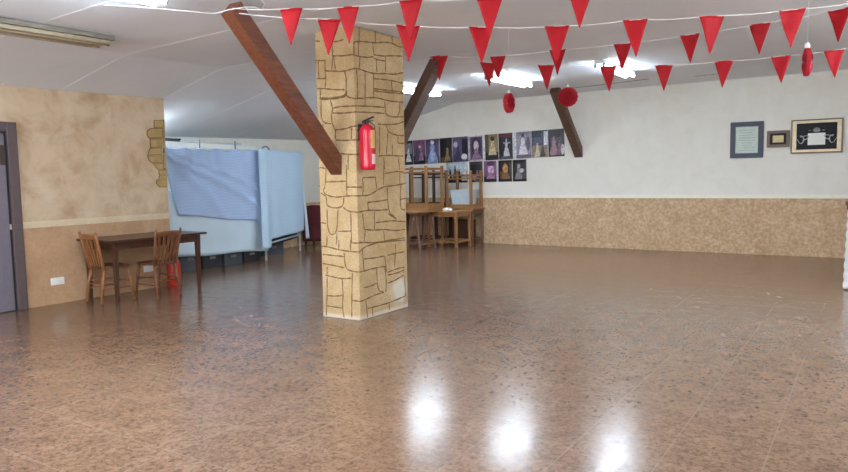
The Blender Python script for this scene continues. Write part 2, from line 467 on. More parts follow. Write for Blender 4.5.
# door in the left wall
d1 = thing('door_1', 'grey mauve door in dark frame in the peach wall', 'door', (XL, 3.7, 0)); d1['kind'] = 'structure'
og = (XL, 3.7, 0)
mb = MB()
mb.bb((XL + .0, 4.13, 0), (XL + .05, 4.245, 2.22)); mb.bb((XL, 3.215, 2.105), (XL + .05, 4.13, 2.22)); mb.bb((XL, 3.10, 0), (XL + .05, 3.215, 2.22))
struct(mb.build('door_frame', M['door_frame'], d1, org=og, bevel=.008))
mb = MB(); mb.bb((XL, 3.215, 0), (XL + .012, 4.13, 2.105)); struct(mb.build('door_gap', M['dark'], d1, org=og))
mb = MB(); mb.bb((XL + .012, 3.235, .012), (XL + .03, 4.10, 2.09))
for z0, z1 in ((.2, .85), (1.0, 1.95)):
    for y0, y1 in ((3.33, 3.63), (3.71, 4.0)):
        mb.bb((XL + .03, y0, z0), (XL + .036, y1, z1)); 
lf = struct(mb.build('door_leaf', M['door'], d1, org=og, bevel=.004))
mb = MB(); mb.tube([(XL + .03, 3.31, 1.02), (XL + .075, 3.31, 1.02), (XL + .08, 3.42, 1.02)], .01, 8)
mb.bb((XL + .03, 3.285, .94), (XL + .036, 3.335, 1.1))
struct(mb.build('door_handle', M['silver'], lf, org=og))
mb = MB(); mb.bb((XL + .03, 4.045, 1.72), (XL + .037, 4.10, 1.95)); struct(mb.build('door_plate', M['frame_dark'], lf, org=og))

# ------------------------------------------------------------------ pillar
PX0, PX1, PY0, PY1 = -4.995, -4.481, 5.6, 6.49
pil = thing('pillar', 'square pillar painted with sandy stonework joints', 'pillar', ((PX0 + PX1) / 2, (PY0 + PY1) / 2, 0)); pil['kind'] = 'thing'
og = pil.location.copy()
W1 = PX1 - PX0
mb = MB(); mb.bb((PX0, PY0, 0), (PX1, PY1, 3.034))
bd = mb.build('shaft', M['pillar'], pil, bevel=.012)   # object coords: keep world-like coordinates
bd.matrix_parent_inverse = Matrix.Translation(-og)
def unroll(u, z, off=.0):
    if u < W1: return V((PX0 + u, PY0 - off, z)), V((0, -1, 0))
    return V((PX1 + off, PY0 + u - W1, z)), V((1, 0, 0))
STONES = '4,2740 56,2733 126,2729;232,2763 390,2746 502,2749 581,2739 751,2746 854,2772;517,2870 643,2898 815,2912 934,2924 1057,2952 1182,2961 1342,2939 1396,2950;237,2903 317,2902 396,2910;854,2790 1020,2798 1209,2828 1396,2847;853,2754 927,2746 1064,2752;134,2620 272,2603 396,2589 475,2604 603,2614 687,2603 861,2592 1044,2617 1233,2626 1396,2667;844,2542 1010,2551 1198,2556 1396,2546;13,2552 131,2542;9,2447 138,2436 265,2413 389,2406;840,2436 1006,2439 1162,2442 1390,2450;40,2347 192,2332 376,2342 411,2370;134,2733 129,2621 142,2541 127,2446;237,2903 243,2756 222,2620;39,2726 42,2559;56,2434 56,2328;396,2586 415,2507 403,2337;561,2606 569,2470 562,2298;701,2596 695,2431 690,2317;846,2586 839,2409;621,3031 615,2894;894,3050 889,2927;1200,3037 1198,2964;528,2869 524,2743;601,2883 595,2738;844,2911 855,2799;898,2760 907,2611;1066,2800 1059,2628;623,2742 604,2619;255,2755 272,2615;1166,2549 1178,2440;1234,2648 1265,2624;5,2940 76,2931;51,2332 192,2321 353,2327 421,2347;412,2399 409,2331 509,2306 690,2324;566,2396 563,2310;694,2408 687,2250;705,2330 911,2348 1095,2327 1386,2337;839,2413 1005,2415 1390,2431;840,2421 836,2341;211,2224 304,2238 484,2231 759,2247 1030,2253;221,2179 347,2166 504,2170 757,2182 1027,2189;191,2313 223,2223 197,2163 205,2066 249,2002;1032,2313 1045,2241 1033,2186 1151,2156 1381,2174;1320,2335 1316,2223 1265,2173;63,2322 53,2092 194,2067;76,2073 81,1895;249,2002 363,2002 477,2025 607,2033;249,2002 245,1906;245,1897 382,1886 573,1887;465,2008 461,1896;309,1754 422,1741 567,1739;900,2069 1085,2070 1278,2089 1396,2125;1053,2059 1082,1987 1273,1958 1390,1966;1082,1987 1041,1747;1273,1948 1254,1873 1387,1877;1156,1861 1152,1740;887,1726 1041,1738 1200,1735 1365,1733;993,1719 1004,1581;929,2044 918,1745;411,1742 405,1584;1265,1722 1292,1581;220,1836 263,1755;22,1615 105,1604;87,1461 229,1463 378,1466;384,1633 378,1466 380,1316;105,1604 85,1407 48,1362 105,1316 246,1295 373,1313 519,1313 721,1309 827,1351 997,1402 1187,1403 1394,1426;23,1343 93,1307;387,1404 609,1401;613,1490 624,1401 606,1313;613,1498 848,1501;832,1496 857,1369;990,1632 981,1411;1002,1540 1161,1554 1292,1567 1391,1538;1292,1557 1286,1415;93,1298 100,1190 322,1183 338,1299;323,1192 401,1148 542,1143 715,1157 864,1144 1050,1146;689,1239 867,1241 1038,1253;689,1239 700,1158;1043,1392 1055,1112 1175,1058 1206,1028;1303,1405 1276,1138 1383,1123;1280,1243 1388,1259;100,1172 102,936 160,892 232,930 253,1173;244,936 428,945;424,1140 424,820;10,1025 82,1017;231,921 215,794;598,1128 620,957;620,957 795,935 979,934 1169,901 1368,902;803,1135 795,944;813,1016 951,1016 1141,1017 1271,1001 1378,988;1048,1103 1206,1028;963,922 973,800;634,947 614,832;424,820 585,826 760,801 942,803 1365,805;88,881 85,789;9,768 73,771 248,739 419,728 531,730 609,770 830,798 1061,791 1369,780;252,845 248,739;412,851 408,737;89,840 79,771;19,681 146,677 320,672;15,582 167,571 316,551;321,714 328,542 436,519 598,519 787,529 1000,523;604,647 791,636 971,640;578,754 599,523;971,636 997,453;1021,641 1158,646 1353,647;1179,756 1152,495;1014,451 1186,470 1347,471;1013,421 1184,419 1345,440;48,457 162,444 262,431 410,447;77,547 74,468;282,433 292,250 271,131 296,17;424,509 406,211 400,27;73,439 65,231 43,12;65,235 179,237 280,253;61,122 275,116;406,211 586,208 775,237 939,241;819,525 825,278 939,241;591,342 716,343 812,359;1009,331 1147,343 1325,380;966,517 993,334 972,236;616,203 640,15;644,112 835,108 1069,110 1353,137;722,108 734,17;1035,105 1031,25;1343,368 1353,137'
mb = MB()
rs = random.Random(3)
def groove(run):
    # flat painted line, 13 mm wide, rounded, standing 2 mm proud
    P = [unroll(u, z)[0] for u, z in run]; nrm = unroll(sum(u for u, z in run) / len(run), 1)[1]
    # smooth subdivision
    for it in range(2):
        Q = [P[0]]
        for a, b in zip(P, P[1:]): Q += [a * .75 + b * .25, a * .25 + b * .75]
        Q.append(P[-1]); P = Q
    L = len(P); vs = []
    for i in range(L):
        t = (P[min(i + 1, L - 1)] - P[max(i - 1, 0)]).normalized(); s = nrm.cross(t)
        w = (.0088 + .0028 * math.sin(i * 1.7 + run[0][1] * 9)) * (.6 if i in (0, L - 1) else 1)
        vs += [P[i] - s * w - nrm * .002, P[i] - s * w * .6 + nrm * .0022, P[i] + s * w * .6 + nrm * .0022, P[i] + s * w - nrm * .002]
    fs = [(4 * i + k, 4 * i + k + 1, 4 * i + 5 + k, 4 * i + 4 + k) for i in range(L - 1) for k in range(3)]
    mb.add(vs, fs)
for ln in STONES.split(';'):
    pts = [tuple(int(k) / 1000 for k in q.split(',')) for q in ln.split()]
    run = [pts[0]]
    for a, b in zip(pts, pts[1:]):
        if (a[0] < W1) != (b[0] < W1):
            t = (W1 - a[0]) / (b[0] - a[0]); z = a[1] + (b[1] - a[1]) * t
            run.append((W1 - .0002 if a[0] < W1 else W1 + .0002, z))
            if len(run) > 1: groove(run)
            run = [(W1 - .0002 if b[0] < W1 else W1 + .0002, z)]
        run.append(b)
    if len(run) > 1: groove(run)
# the two faces turned away carry the same kind of joints
z = .12
while z < 2.95:
    for fx in (0, 1):
        L = .514 if fx else .89; x = 0
        wob = [rs.uniform(-.02, .02) for _ in range(6)]
        pts = []
        for k in range(6):
            u = L * k / 5
            pts.append(V((PX0 + u, PY1, z + wob[k])) if fx else V((PX0, PY0 + u, z + wob[k])))
        mb.tube(pts, .006, 5)
        for k in range(rs.randint(1, 3)):
            u = rs.uniform(.08, L - .08); hh = .2
            a = V((PX0 + u, PY1, z)) if fx else V((PX0, PY0 + u, z))
            mb.tube([a, a + V((0, 0, hh))], .006, 5)
    z += rs.uniform(.17, .26)
jn = mb.build('painted_joints', M['joint'], pil, smooth=True); jn.matrix_parent_inverse = Matrix.Translation(-og)

# ------------------------------------------------------------------ timber braces
def brace(label, p, q, w, d, mat):
    p, q = V(p), V(q); t = (q - p).normalized()
    o = thing('timber_brace', label, 'beam', p, group='slanting timber braces under the ceiling'); o['kind'] = 'thing'
    x = V((1, 0, 0)) * w / 2; y = t.cross(V((1, 0, 0))).normalized() * d / 2
    if y.z < 0: y = -y
    # foot cut plumb (vertical) against its support, head cut to a blunt point
    mb = MB()
    vs = []
    def vat(c, s): return [c - x * s - y, c + x * s - y, c + x * s + y, c - x * s + y]
    A = vat(p, 1); sgn = 1 if t.y > 0 else -1
    for k in (0, 1, 2, 3):   # slide along the axis so that the foot is plumb
        a = A[k]; A[k] = a + t * ((p.y - a.y) / t.y) if k in (0, 1) else a + t * ((p.y - a.y) / t.y)
    B = vat(q, 1); E_ = vat(q + t * .0, .8)
    vs = A + B
    fs = [(0, 1, 2, 3), (4, 7, 6, 5)] + [(i, (i + 1) % 4, 4 + (i + 1) % 4, 4 + i) for i in range(4)]
    mb.add(vs, fs)
    b = mb.build('beam', mat, o, org=p, bevel=.008)
    return o
brace('reddish brown timber brace on the left face of the stone pillar', (-4.745, PY0 - .0008, 1.63), (-4.60, 4.12, 2.945), .15, .15, M['brace'])
brace('dark timber brace partly hidden behind the right side of the stone pillar', (-4.64, PY1 + .003, 1.80), (-4.60, 7.42, 2.94), .14, .14, M['brace_dark'])
brace('brown timber brace on the back wall beside the last poster', (-5.07, YB, 1.93), (-5.1, 12.37, 3.09), .17, .15, M['brace_dark'])

# ------------------------------------------------------------------ ceiling lights
def light(label, x, y0, y1, on, rz=0, drop=.0, wide=.16, old=False):
    ym = (y0 + y1) / 2; z = ceil_z(x, ym); L = y1 - y0
    o = thing('ceiling_light', label, 'ceiling light', (x, ym, z), rz, 'fluorescent ceiling lights')
    o.rotation_euler = (math.atan((ceil_z(x, y1) - ceil_z(x, y0)) / L), 0, rz)
    h = .05
    mb = MB()
    mb.prism([(-wide / 2, -L / 2, -h), (wide / 2, -L / 2, -h), (wide / 2 - .015, -L / 2, 0), (-wide / 2 + .015, -L / 2, 0)], (0, L, 0))
    mb.build('housing', M['housing_dark' if old else 'housing'], o, bevel=.004)
    for s in (-1, 1):
        tx = s * (.06 if not old else .075)
        mb = MB(); mb.tube([(tx, -L / 2 + .05, -h - .028), (tx, L / 2 - .05, -h - .034)], .021 if not old else .02, 12)
        mb.build('tube', M['tube_off' if not on else ('tube_back' if y0 > 8 else 'tube_on')], o, smooth=True)
        for e in (-1, 1):
            mb = MB(); mb.bb((tx - .018, e * (L / 2 - .05) - .018, -h - .05), (tx + .018, e * (L / 2 - .05) + .018, -h)); mb.build('lamp_holder', M['cap'], o)
    if old:
        mb = MB()
        mb.prism([(-.17, -L / 2, -h - .012), (-.15, -L / 2, -h - .042), (-.02, -L / 2, -h - .05), (.15, -L / 2, -h - .042), (.17, -L / 2, -h - .012)], (0, L - .06, 0))
        mb.build('diffuser', M['housing_old'], o)
    return o
light('lit fluorescent fixture near the back wall, partly behind the stone pillar', -6.85, 9.55, 11.05, True)
light('lit fluorescent fixture near the back wall between the two dark braces', -5.05, 9.6, 11.1, True)
light('lit twin tube fixture near the back wall, right of the last brace', -3.3, 9.6, 11.1, True)
light('lit fluorescent fixture cut by the top edge, left of the reddish brace', -4.8, 2.15, 3.62, True)
light('long unlit beige fixture near the peach wall', -6.42, 2.45, 4.17, False, .07, old=True, wide=.3)
light('lit fluorescent fixture above the viewer, nearest the middle', -3.1, 1.6, 3.05, True)  # unseen lamp, added to light the near part of the room
light('lit fluorescent fixture beyond the right edge, before the counter', .75, 4.2, 5.65, True)  # unseen lamp, added to brighten the pillar's right face and the floor
light('lit fluorescent fixture beyond the right edge, over the counter', .95, 7.2, 8.65, True)  # unseen lamp, added to lift the back wall
light('lit fluorescent fixture in the alcove, hidden by the peach wall', -9.7, 6.40, 7.0, True)  # hidden lamp, added to lighten the alcove ceiling

# ------------------------------------------------------------------ camera frame helper (constants only) and bunting
F, YAW, PITCH, ROLL, H = 689.9, .5793, .0861, -.0181, 1.5
fw = V((-math.sin(YAW) * math.cos(PITCH), math.cos(YAW) * math.cos(PITCH), -math.sin(PITCH)))
rt0 = V((math.cos(YAW), math.sin(YAW), 0)); up0 = rt0.cross(fw)
rt = rt0 * math.cos(ROLL) + up0 * math.sin(ROLL); upv = up0 * math.cos(ROLL) - rt0 * math.sin(ROLL)

def bunting(label, start, flags, end, cols=None):
    """flags: (centre of the top edge, tilt in degrees); the cord runs through them with a little sag between"""
    o = thing('bunting', label, 'bunting', start, group='strings of red pennants under the ceiling')
    start = V(start)
    pts = [start] + [V(f) for f in flags] + [V(e) for e in end]
    path = []
    for a, b in zip(pts, pts[1:]):
        for i in range(6):
            t = i / 6; p = a.lerp(b, t); p.z -= .012 * math.sin(PI * t); path.append(p)
    path.append(pts[-1])
    mb = MB(); mb.tube(path, .0032, 6); mb.build('cord', M['cord'], o, org=start, smooth=True)
    r = random.Random(len(label))
    for i, f in enumerate(flags):
        c = V(f); t = (pts[i + 2] - pts[i]).normalized(); n = t.cross(V((0, 0, 1))).normalized()
        dn = (V((0, 0, -1)) + t * r.uniform(-.05, .05) + n * r.uniform(-.06, .06)).normalized()
        w, h = .2, .295; ph = r.uniform(0, 6); am = r.uniform(.006, .014)
        def fn(u, v, c=c, t=t, n=n, dn=dn, ph=ph, am=am):
            s = (u - .5) * w * (1 - v * .97)
            return c + t * s + dn * (v * h) + n * (am * math.sin(ph + 3 * v + 5 * (u - .5) * (1 - v)) + .004)
        mb = MB(); mb.grid(fn, 6, 10, .0012); mb.build('flag', M['bunting'], o, org=start, smooth=True)
    return o
bunting('front string of red pennants rising from the left brace to the top edge', (-4.50, 4.05, 2.915),
        [(-4.053, 4.268, 2.89), (-3.63, 4.485, 2.885), (-3.032, 4.513, 2.852), (-2.477, 4.754, 2.831), (-1.832, 4.938, 2.854)], [(-1.2, 5.05, 2.9), (-.5, 5.1, 2.96), (.4, 5.2, 3.02)])
bunting('second string of red pennants, from the left brace across the pillar top', (-4.48, 4.10, 2.88),
        [(-3.857, 4.51, 2.821), (-3.275, 4.823, 2.745), (-2.745, 5.106, 2.711), (-2.205, 5.398, 2.697), (-1.661, 5.697, 2.727), (-1.133, 5.983, 2.733), (-.595, 6.278, 2.761)], [(-.1, 6.5, 2.80), (.6, 6.8, 2.9), (1.4, 7.1, 3.04)])
bunting('third string of red pennants, from behind the pillar rising to the right', (-4.66, 7.30, 2.95),
        [(-4.515, 7.333, 2.965), (-3.898, 7.677, 2.945), (-3.131, 7.695, 2.937), (-2.377, 7.707, 2.919), (-1.669, 7.691, 2.926), (-1.002, 7.649, 2.942), (-.321, 7.497, 2.955)], [(.4, 7.3, 3.0), (1.2, 7.0, 3.04)])
bunting('lowest string of red pennants, hanging farthest back', (-4.58, 7.60, 2.92),
        [(-4.044, 7.692, 2.885), (-3.363, 7.89, 2.809), (-2.672, 8.096, 2.753), (-2.096, 8.352, 2.737), (-1.477, 8.517, 2.739), (-.915, 8.646, 2.751), (-.416, 8.734, 2.772)], [(.2, 8.85, 2.82), (1.0, 9.0, 2.92), (1.9, 9.2, 3.06)])
# loose white cable tied round the head of the left brace
mb = MB()
mb.tube([(-5.6, 3.35, 2.985), (-5.15, 3.7, 2.95), (-4.72, 4.04, 2.90), (-4.66, 4.00, 2.885), (-4.52, 4.02, 2.90), (-4.47, 4.12, 2.93), (-4.40, 4.2, 2.94), (-4.32, 4.2, 2.90), (-4.26, 4.18, 2.94), (-4.27, 4.1, 3.0)], .0035, 6)
tag(mb.build('cable', M['cord'], smooth=True, org=(-4.6, 4.05, 2.9)), 'loose white cable tied round the top of the reddish brace', 'cable')

# ------------------------------------------------------------------ paper honeycomb discs
def fan(label, c, r, axis, top, cap=False, thick=.05):
    c = V(c); ax = V(axis).normalized()
    o = thing('paper_rosette', label, 'decoration', c, group='red paper rosettes hanging on threads')
    u = ax.cross(V((0, 0, 1))).normalized(); w = u.cross(ax).normalized()
    mb = MB(); n = 64
    rim = []; 
    vs = [ax * thick * .45, -ax * thick * .45]
    for k in range(n):
        a = 2 * PI * k / n; s = 1 if k % 2 else -1
        d = u * math.cos(a) + w * math.sin(a)
        rr = r * (1 + (.03 if k % 4 == 0 else -.02))
        vs += [d * rr * .55 + ax * (thick * .75 + s * .014), d * rr + ax * (thick * .4 + s * .006), d * rr - ax * (thick * .4 - s * .006), d * rr * .55 - ax * (thick * .75 - s * .008)]
    fs = []
    for k in range(n):
        a = 2 + 4 * k; b = 2 + 4 * ((k + 1) % n)
        fs += [(0, a, b), (a, a + 1, b + 1, b), (a + 1, a + 2, b + 2, b + 1), (a + 2, a + 3, b + 3, b + 2), (1, b + 3, a + 3)]
    mb.add(vs, fs); mb.build('pleated_disc', M['honey'], o)
    mb = MB(); mb.tube([V((0, 0, r * .97)), V((0, 0, top - c.z))], .0012, 6); mb.build('thread', M['cord'], o)
    mb = MB(); mb.lathe([(.004, r + .03), (.014, r + .022), (.016, r + .002), (.006, r - .012)] if not cap else [(.006, r + .05), (.02, r + .035), (.024, r + .01), (.008, r - .012)], n=12)
    mb.build('hanging_bead', M['white'], o, smooth=True)
    return o
def away(a): return (math.sin(a), math.cos(a), 0)
lk = math.atan2(-3.1, 7.5)
fan('red paper rosette seen at an angle, left of the last brace', (-3.363, 6.876, 2.279), .105, (math.cos(YAW - .52), math.sin(YAW - .52), 0), zP(6.9))
fan('round red paper rosette seen face on in front of the last brace', (-3.016, 7.714, 2.388), .112, (-math.sin(.37), math.cos(.37), 0), zP(7.7))
fan('red paper rosette seen edge on with a white bead, above the gilt frame', (-.531, 6.945, 2.431), .118, (math.cos(.08), math.sin(.2), 0), zP(6.9), True, .036)

# ------------------------------------------------------------------ extinguisher
ec = V((PX1 + .10, 5.665, 1.578))
ex = thing('fire_extinguisher', 'red fire extinguisher hung on the right face of the stone pillar', 'fire extinguisher', ec)
MB().lathe([(.0, 0), (.066, .0), (.076, .012), (.078, .04), (.078, .385), (.07, .425), (.045, .455), (.028, .465), (.0, .466)], n=28).build('cylinder', M['red'], ex, smooth=True)
mb = MB(); mb.lathe([(.024, .463), (.024, .485), (.03, .487), (.03, .505), (.0, .506)], n=16); mb.build('valve', M['black'], ex)
mb = MB(); mb.bar((.0, -.03, .50), (.02, .085, .545), .03, .016); mb.bar((0, -.02, .492), (.02, .075, .503), .026, .012)
mb.tube([(0, -.03, .5), (-.01, -.055, .49), (0, -.05, .465)], .012, 8)
mb.build('lever_handle', M['black'], ex, bevel=.003)
mb = MB(); mb.tube([(.02, .03, .487), (.03, .085, .46), (.03, .098, .38), (.025, .1, .25), (.02, .098, .14), (.015, .095, .1)], .009, 8); mb.build('hose', M['frame_brown'], ex, smooth=True)
def arc_label(z0, z1, a0, a1, mat, nm):
    mb = MB(); mb.grid(lambda u, v: V((.0795 * math.cos(a0 + (a1 - a0) * u), .0795 * math.sin(a0 + (a1 - a0) * u), z0 + (z1 - z0) * v)), 8, 1, .001); mb.build(nm, mat, ex)
arc_label(.22, .40, -.42, .75, M['label'], 'label_panel')
arc_label(.06, .16, -.3, .6, M['label_white'], 'label_panel')
mb = MB(); mb.bb((-.10, -.02, .30), (-.07, .02, .47)); mb.bb((-.10, -.03, .40), (-.02, .03, .42)); mb.build('bracket', M['black'], ex)

# ------------------------------------------------------------------ frames on the back wall
def frame(label, x0, x1, z0, z1, b, mf, d=.03, inner=None):
    o = thing('picture_frame', label, 'picture frame', ((x0 + x1) / 2, YB, z0 + .02), group='frames on the back wall')
    w = x1 - x0; h = z1 - z0; mb = MB()
    mb.bb((-w / 2, -d, 0), (w / 2, 0, b)); mb.bb((-w / 2, -d, h - b), (w / 2, 0, h)); mb.bb((-w / 2, -d, b), (-w / 2 + b, 0, h - b)); mb.bb((w / 2 - b, -d, b), (w / 2, 0, h - b))
    mb.build('frame', mf, o, bevel=.004)
    return o, w, h
def panel(o, nm, x0, x1, z0, z1, y, mat, t=.004): 
    mb = MB(); mb.bb((x0, y, z0), (x1, y + t, z1)); return mb.build(nm, mat, o)
o, w, h = frame('slate blue framed certificate, leftmost on the back wall', -2.215, -1.675, 1.705, 2.345, .085, M['frame_blue'])
c = panel(o, 'certificate', -w / 2 + .08, w / 2 - .08, .08, h - .08, -.014, M['certificate'])
mb = MB()
rr = random.Random(2)
for k in range(9):
    z = .13 + k * .045; l = rr.uniform(.08, .15); mb.bb((-l, -.016, z), (l, -.014, z + .008))
mb.build('faint_lines', M['print'], c)
o, w, h = frame('small taupe framed plaque between the two larger frames', -1.62, -1.265, 1.875, 2.165, .05, M['frame_brown'])
panel(o, 'dark_mount', -w / 2 + .045, w / 2 - .045, .045, h - .045, -.014, M['blackmount'])
panel(o, 'cream_card', -.085, .085, .085, h - .085, -.02, M['cream'])
o, w, h = frame('large gilt framed display with silver ornaments, rightmost on the back wall', -1.245, -.475, 1.755, 2.33, .022, M['frame_brown'], .035)
mb = MB(); a, b = .02, .065
for q in (((-w / 2 + a, -.03, a), (w / 2 - a, -.006, b)), ((-w / 2 + a, -.03, h - b), (w / 2 - a, -.006, h - a)), ((-w / 2 + a, -.03, b), (-w / 2 + b + .02, -.006, h - b)), ((w / 2 - b - .02, -.03, b), (w / 2 - a, -.006, h - b))): mb.bb(*q)
mb.build('gilt_border', M['gilt'], o, bevel=.004)
panel(o, 'black_mount', -w / 2 + .06, w / 2 - .06, .06, h - .06, -.012, M['blackmount'])
panel(o, 'white_card', -.13, .13, .14, .34, -.018, M['paper'])
mb = MB()
for s in (-1, 1):
    mb.tube([(s * (.13 + .0 + .05 * k / 6 + .06 * math.sin(k * .9)), -.018, .22 + .025 * math.cos(k * 1.1) + .01 * k) for k in range(9)], .007, 6)
    mb.tube([(s * (.235 + .045 * math.cos(a_)), -.018, .235 + .065 * math.sin(a_)) for a_ in [1.2 + k * .45 for k in range(9)]], .009, 6)
    mb.tube([(s * (.285 - .03 * math.cos(k * .5)), -.018, .17 + .02 * k) for k in range(6)], .006, 6)
    mb.lathe([(.0, -.006), (.022, -.004), (.022, .004), (0, .006)], (s * .1, -.02, .385), 10)
for k in range(7):
    a_ = PI * k / 6; mb.tube([(.02 * math.cos(a_), -.018, .36), (.055 * math.cos(a_), -.018, .385 + .05 * math.sin(a_))], .007, 6)
mb.build('silver_ornament', M['silver'], o, smooth=True)

# ------------------------------------------------------------------ posters
PU, DK, WH, PK, TN, BL, GY = (116, 94, 130), (34, 28, 36), (226, 224, 226), (190, 134, 160), (170, 138, 96), (112, 128, 176), (150, 146, 150)
def poster(label, x0, x1, z0, z1, bg, shapes, rot=0):
    w = x1 - x0 - .012; h = z1 - z0
    o = thing('poster', label, 'poster', ((x0 + x1) / 2, YB - .003, z0), group='posters on the back wall')
    o.rotation_euler = (0, rot, 0)
    mb = MB(); mb.grid(lambda u, v: V(((u - .5) * w, -.004 - .004 * math.sin(u * PI) * (1 - v), v * h)), 6, 6, .001)
    sh = mb.build('sheet', pmat(bg), o, smooth=True)
    for k, (kind, col, *a) in enumerate(shapes):
        mb = MB(); y = -.0095 - .0006 * k
        X = lambda u: (u - .5) * w
        if kind == 'r':
            u0, u1, v0, v1 = a; mb.prism([(X(u0), y, v0 * h), (X(u1), y, v0 * h), (X(u1), y, v1 * h), (X(u0), y, v1 * h)], (0, .0005, 0))
        elif kind == 'e':
            u, v, ru, rv = a; mb.prism([(X(u + ru * math.cos(t * PI / 8)), y, (v + rv * math.sin(t * PI / 8)) * h) for t in range(16)], (0, .0005, 0))
        elif kind == 'g':   # standing figure in a wide skirt: centre, foot, top, half width
            u, v0, v1, hw = a; L = v1 - v0
            P = [(-hw, 0), (hw, 0), (hw * .8, .25), (hw * .35, .55), (hw * .42, .75), (hw * .2, .8), (hw * .2, .98), (-hw * .2, .98), (-hw * .2, .8), (-hw * .42, .75), (-hw * .35, .55), (-hw * .8, .25)]
            mb.prism([(X(u + p), y, (v0 + q * L) * h) for p, q in P], (0, .0005, 0))
        mb.build('printed_shape', pmat(col), sh)
    return o
def zt(x): return 2.347 + (x + 9.324) * .0225      # top row climbs a little to the right
R1 = [  # narrow pale strips down a side are glare painted as shapes
 ('dark grey poster at the left end of the top row, half behind the pillar', -9.40, -9.115, DK, [('r', GY, .1, .9, .45, .9), ('g', WH, .55, .1, .7, .3), ('r', DK, 0, 1, 0, .12)]),
 ('purple and pink poster, second in the top row', -9.115, -8.765, PU, [('r', (150, 96, 132), 0, 1, .62, 1), ('r', DK, 0, 1, 0, .35), ('g', (96, 84, 110), .3, .1, .75, .22), ('g', PK, .66, .15, .85, .2), ('e', WH, .55, .72, .1, .06)]),
 ('purple poster with a pale blue gown, third in the top row', -8.765, -8.383, (112, 86, 128), [('r', (92, 74, 120), 0, 1, 0, .3), ('g', (150, 162, 206), .5, .02, .95, .42), ('e', WH, .5, .86, .13, .09), ('e', (186, 196, 226), .5, .3, .14, .25)]),
 ('black poster with a small tan figure, fourth in the top row', -8.383, -8.037, (30, 24, 30), [('r', (104, 80, 44), 0, .5, 0, .22), ('g', TN, .6, .05, .6, .25), ('e', (196, 160, 120), .62, .52, .09, .08), ('r', (58, 46, 44), .5, 1, .7, .95)]),
 ('purple poster with a dark right side, fifth in the top row', -8.037, -7.632, (122, 106, 142), [('r', (40, 34, 52), .62, 1, .25, .9), ('r', (90, 70, 120), 0, .6, 0, .3), ('e', WH, .75, .2, .2, .12), ('g', (70, 60, 100), .35, .1, .8, .22), ('e', (200, 180, 214), .2, .7, .15, .12)]),
 ('white edged purple poster with a pale face in an arch, sixth in the top row', -7.632, -7.244, (216, 208, 216), [('r', (108, 84, 116), .12, .95, .05, .95), ('e', (66, 44, 70), .53, .55, .34, .36), ('e', (222, 196, 204), .53, .6, .17, .2), ('g', (170, 130, 160), .53, .05, .5, .36)]),
 ('beige and gold poster with a white left strip, seventh in the top row', -7.244, -6.875, (178, 152, 104), [('r', WH, 0, .1, 0, 1), ('r', (44, 40, 40), .1, 1, 0, .3), ('r', (96, 84, 70), .1, .35, .3, 1), ('g', (214, 188, 146), .6, .2, .92, .28), ('e', (70, 56, 46), .62, .82, .13, .09)]),
 ('maroon topped dark poster with a white dancer, eighth in the top row', -6.875, -6.493, (44, 38, 46), [('r', (112, 44, 58), 0, .9, .84, 1), ('r', (218, 214, 220), .9, 1, 0, 1), ('g', (206, 200, 206), .5, .12, .8, .2), ('r', (190, 180, 190), .3, .75, .6, .66), ('r', (96, 84, 100), 0, .8, 0, .12)]),
 ('lilac grey poster with a white gown, ninth in the top row', -6.493, -6.098, (176, 166, 182), [('r', WH, 0, .1, 0, 1), ('g', (226, 218, 226), .5, .08, .92, .3), ('e', (110, 84, 96), .5, .86, .1, .08), ('r', (120, 108, 124), .1, 1, 0, .14), ('e', (120, 100, 124), .82, .55, .12, .25)]),
 ('blue grey poster with a bright upper right corner, tenth in the top row', -6.098, -5.725, (96, 98, 120), [('r', (166, 146, 122), 0, 1, 0, .45), ('r', (226, 226, 230), .76, 1, .45, .95), ('g', (206, 190, 164), .35, .02, .55, .2), ('g', (90, 72, 66), .68, .02, .5, .18), ('r', (60, 58, 72), 0, .6, .75, 1)]),
 ('dark topped pinkish poster beside the brace, right end of the top row', -5.725, -5.365, (90, 80, 92), [('r', (40, 38, 48), 0, .8, .7, 1), ('g', (182, 140, 150), .35, .05, .75, .3), ('g', (150, 112, 120), .7, .05, .6, .22), ('e', (234, 230, 230), .9, .25, .11, .2)]),
]
for lb, x0, x1, bg, sh in R1:
    xm = (x0 + x1) / 2; poster(lb, x0, x1, zt(xm) - .565 - .004, zt(xm) - .008, bg, sh, -.0225)
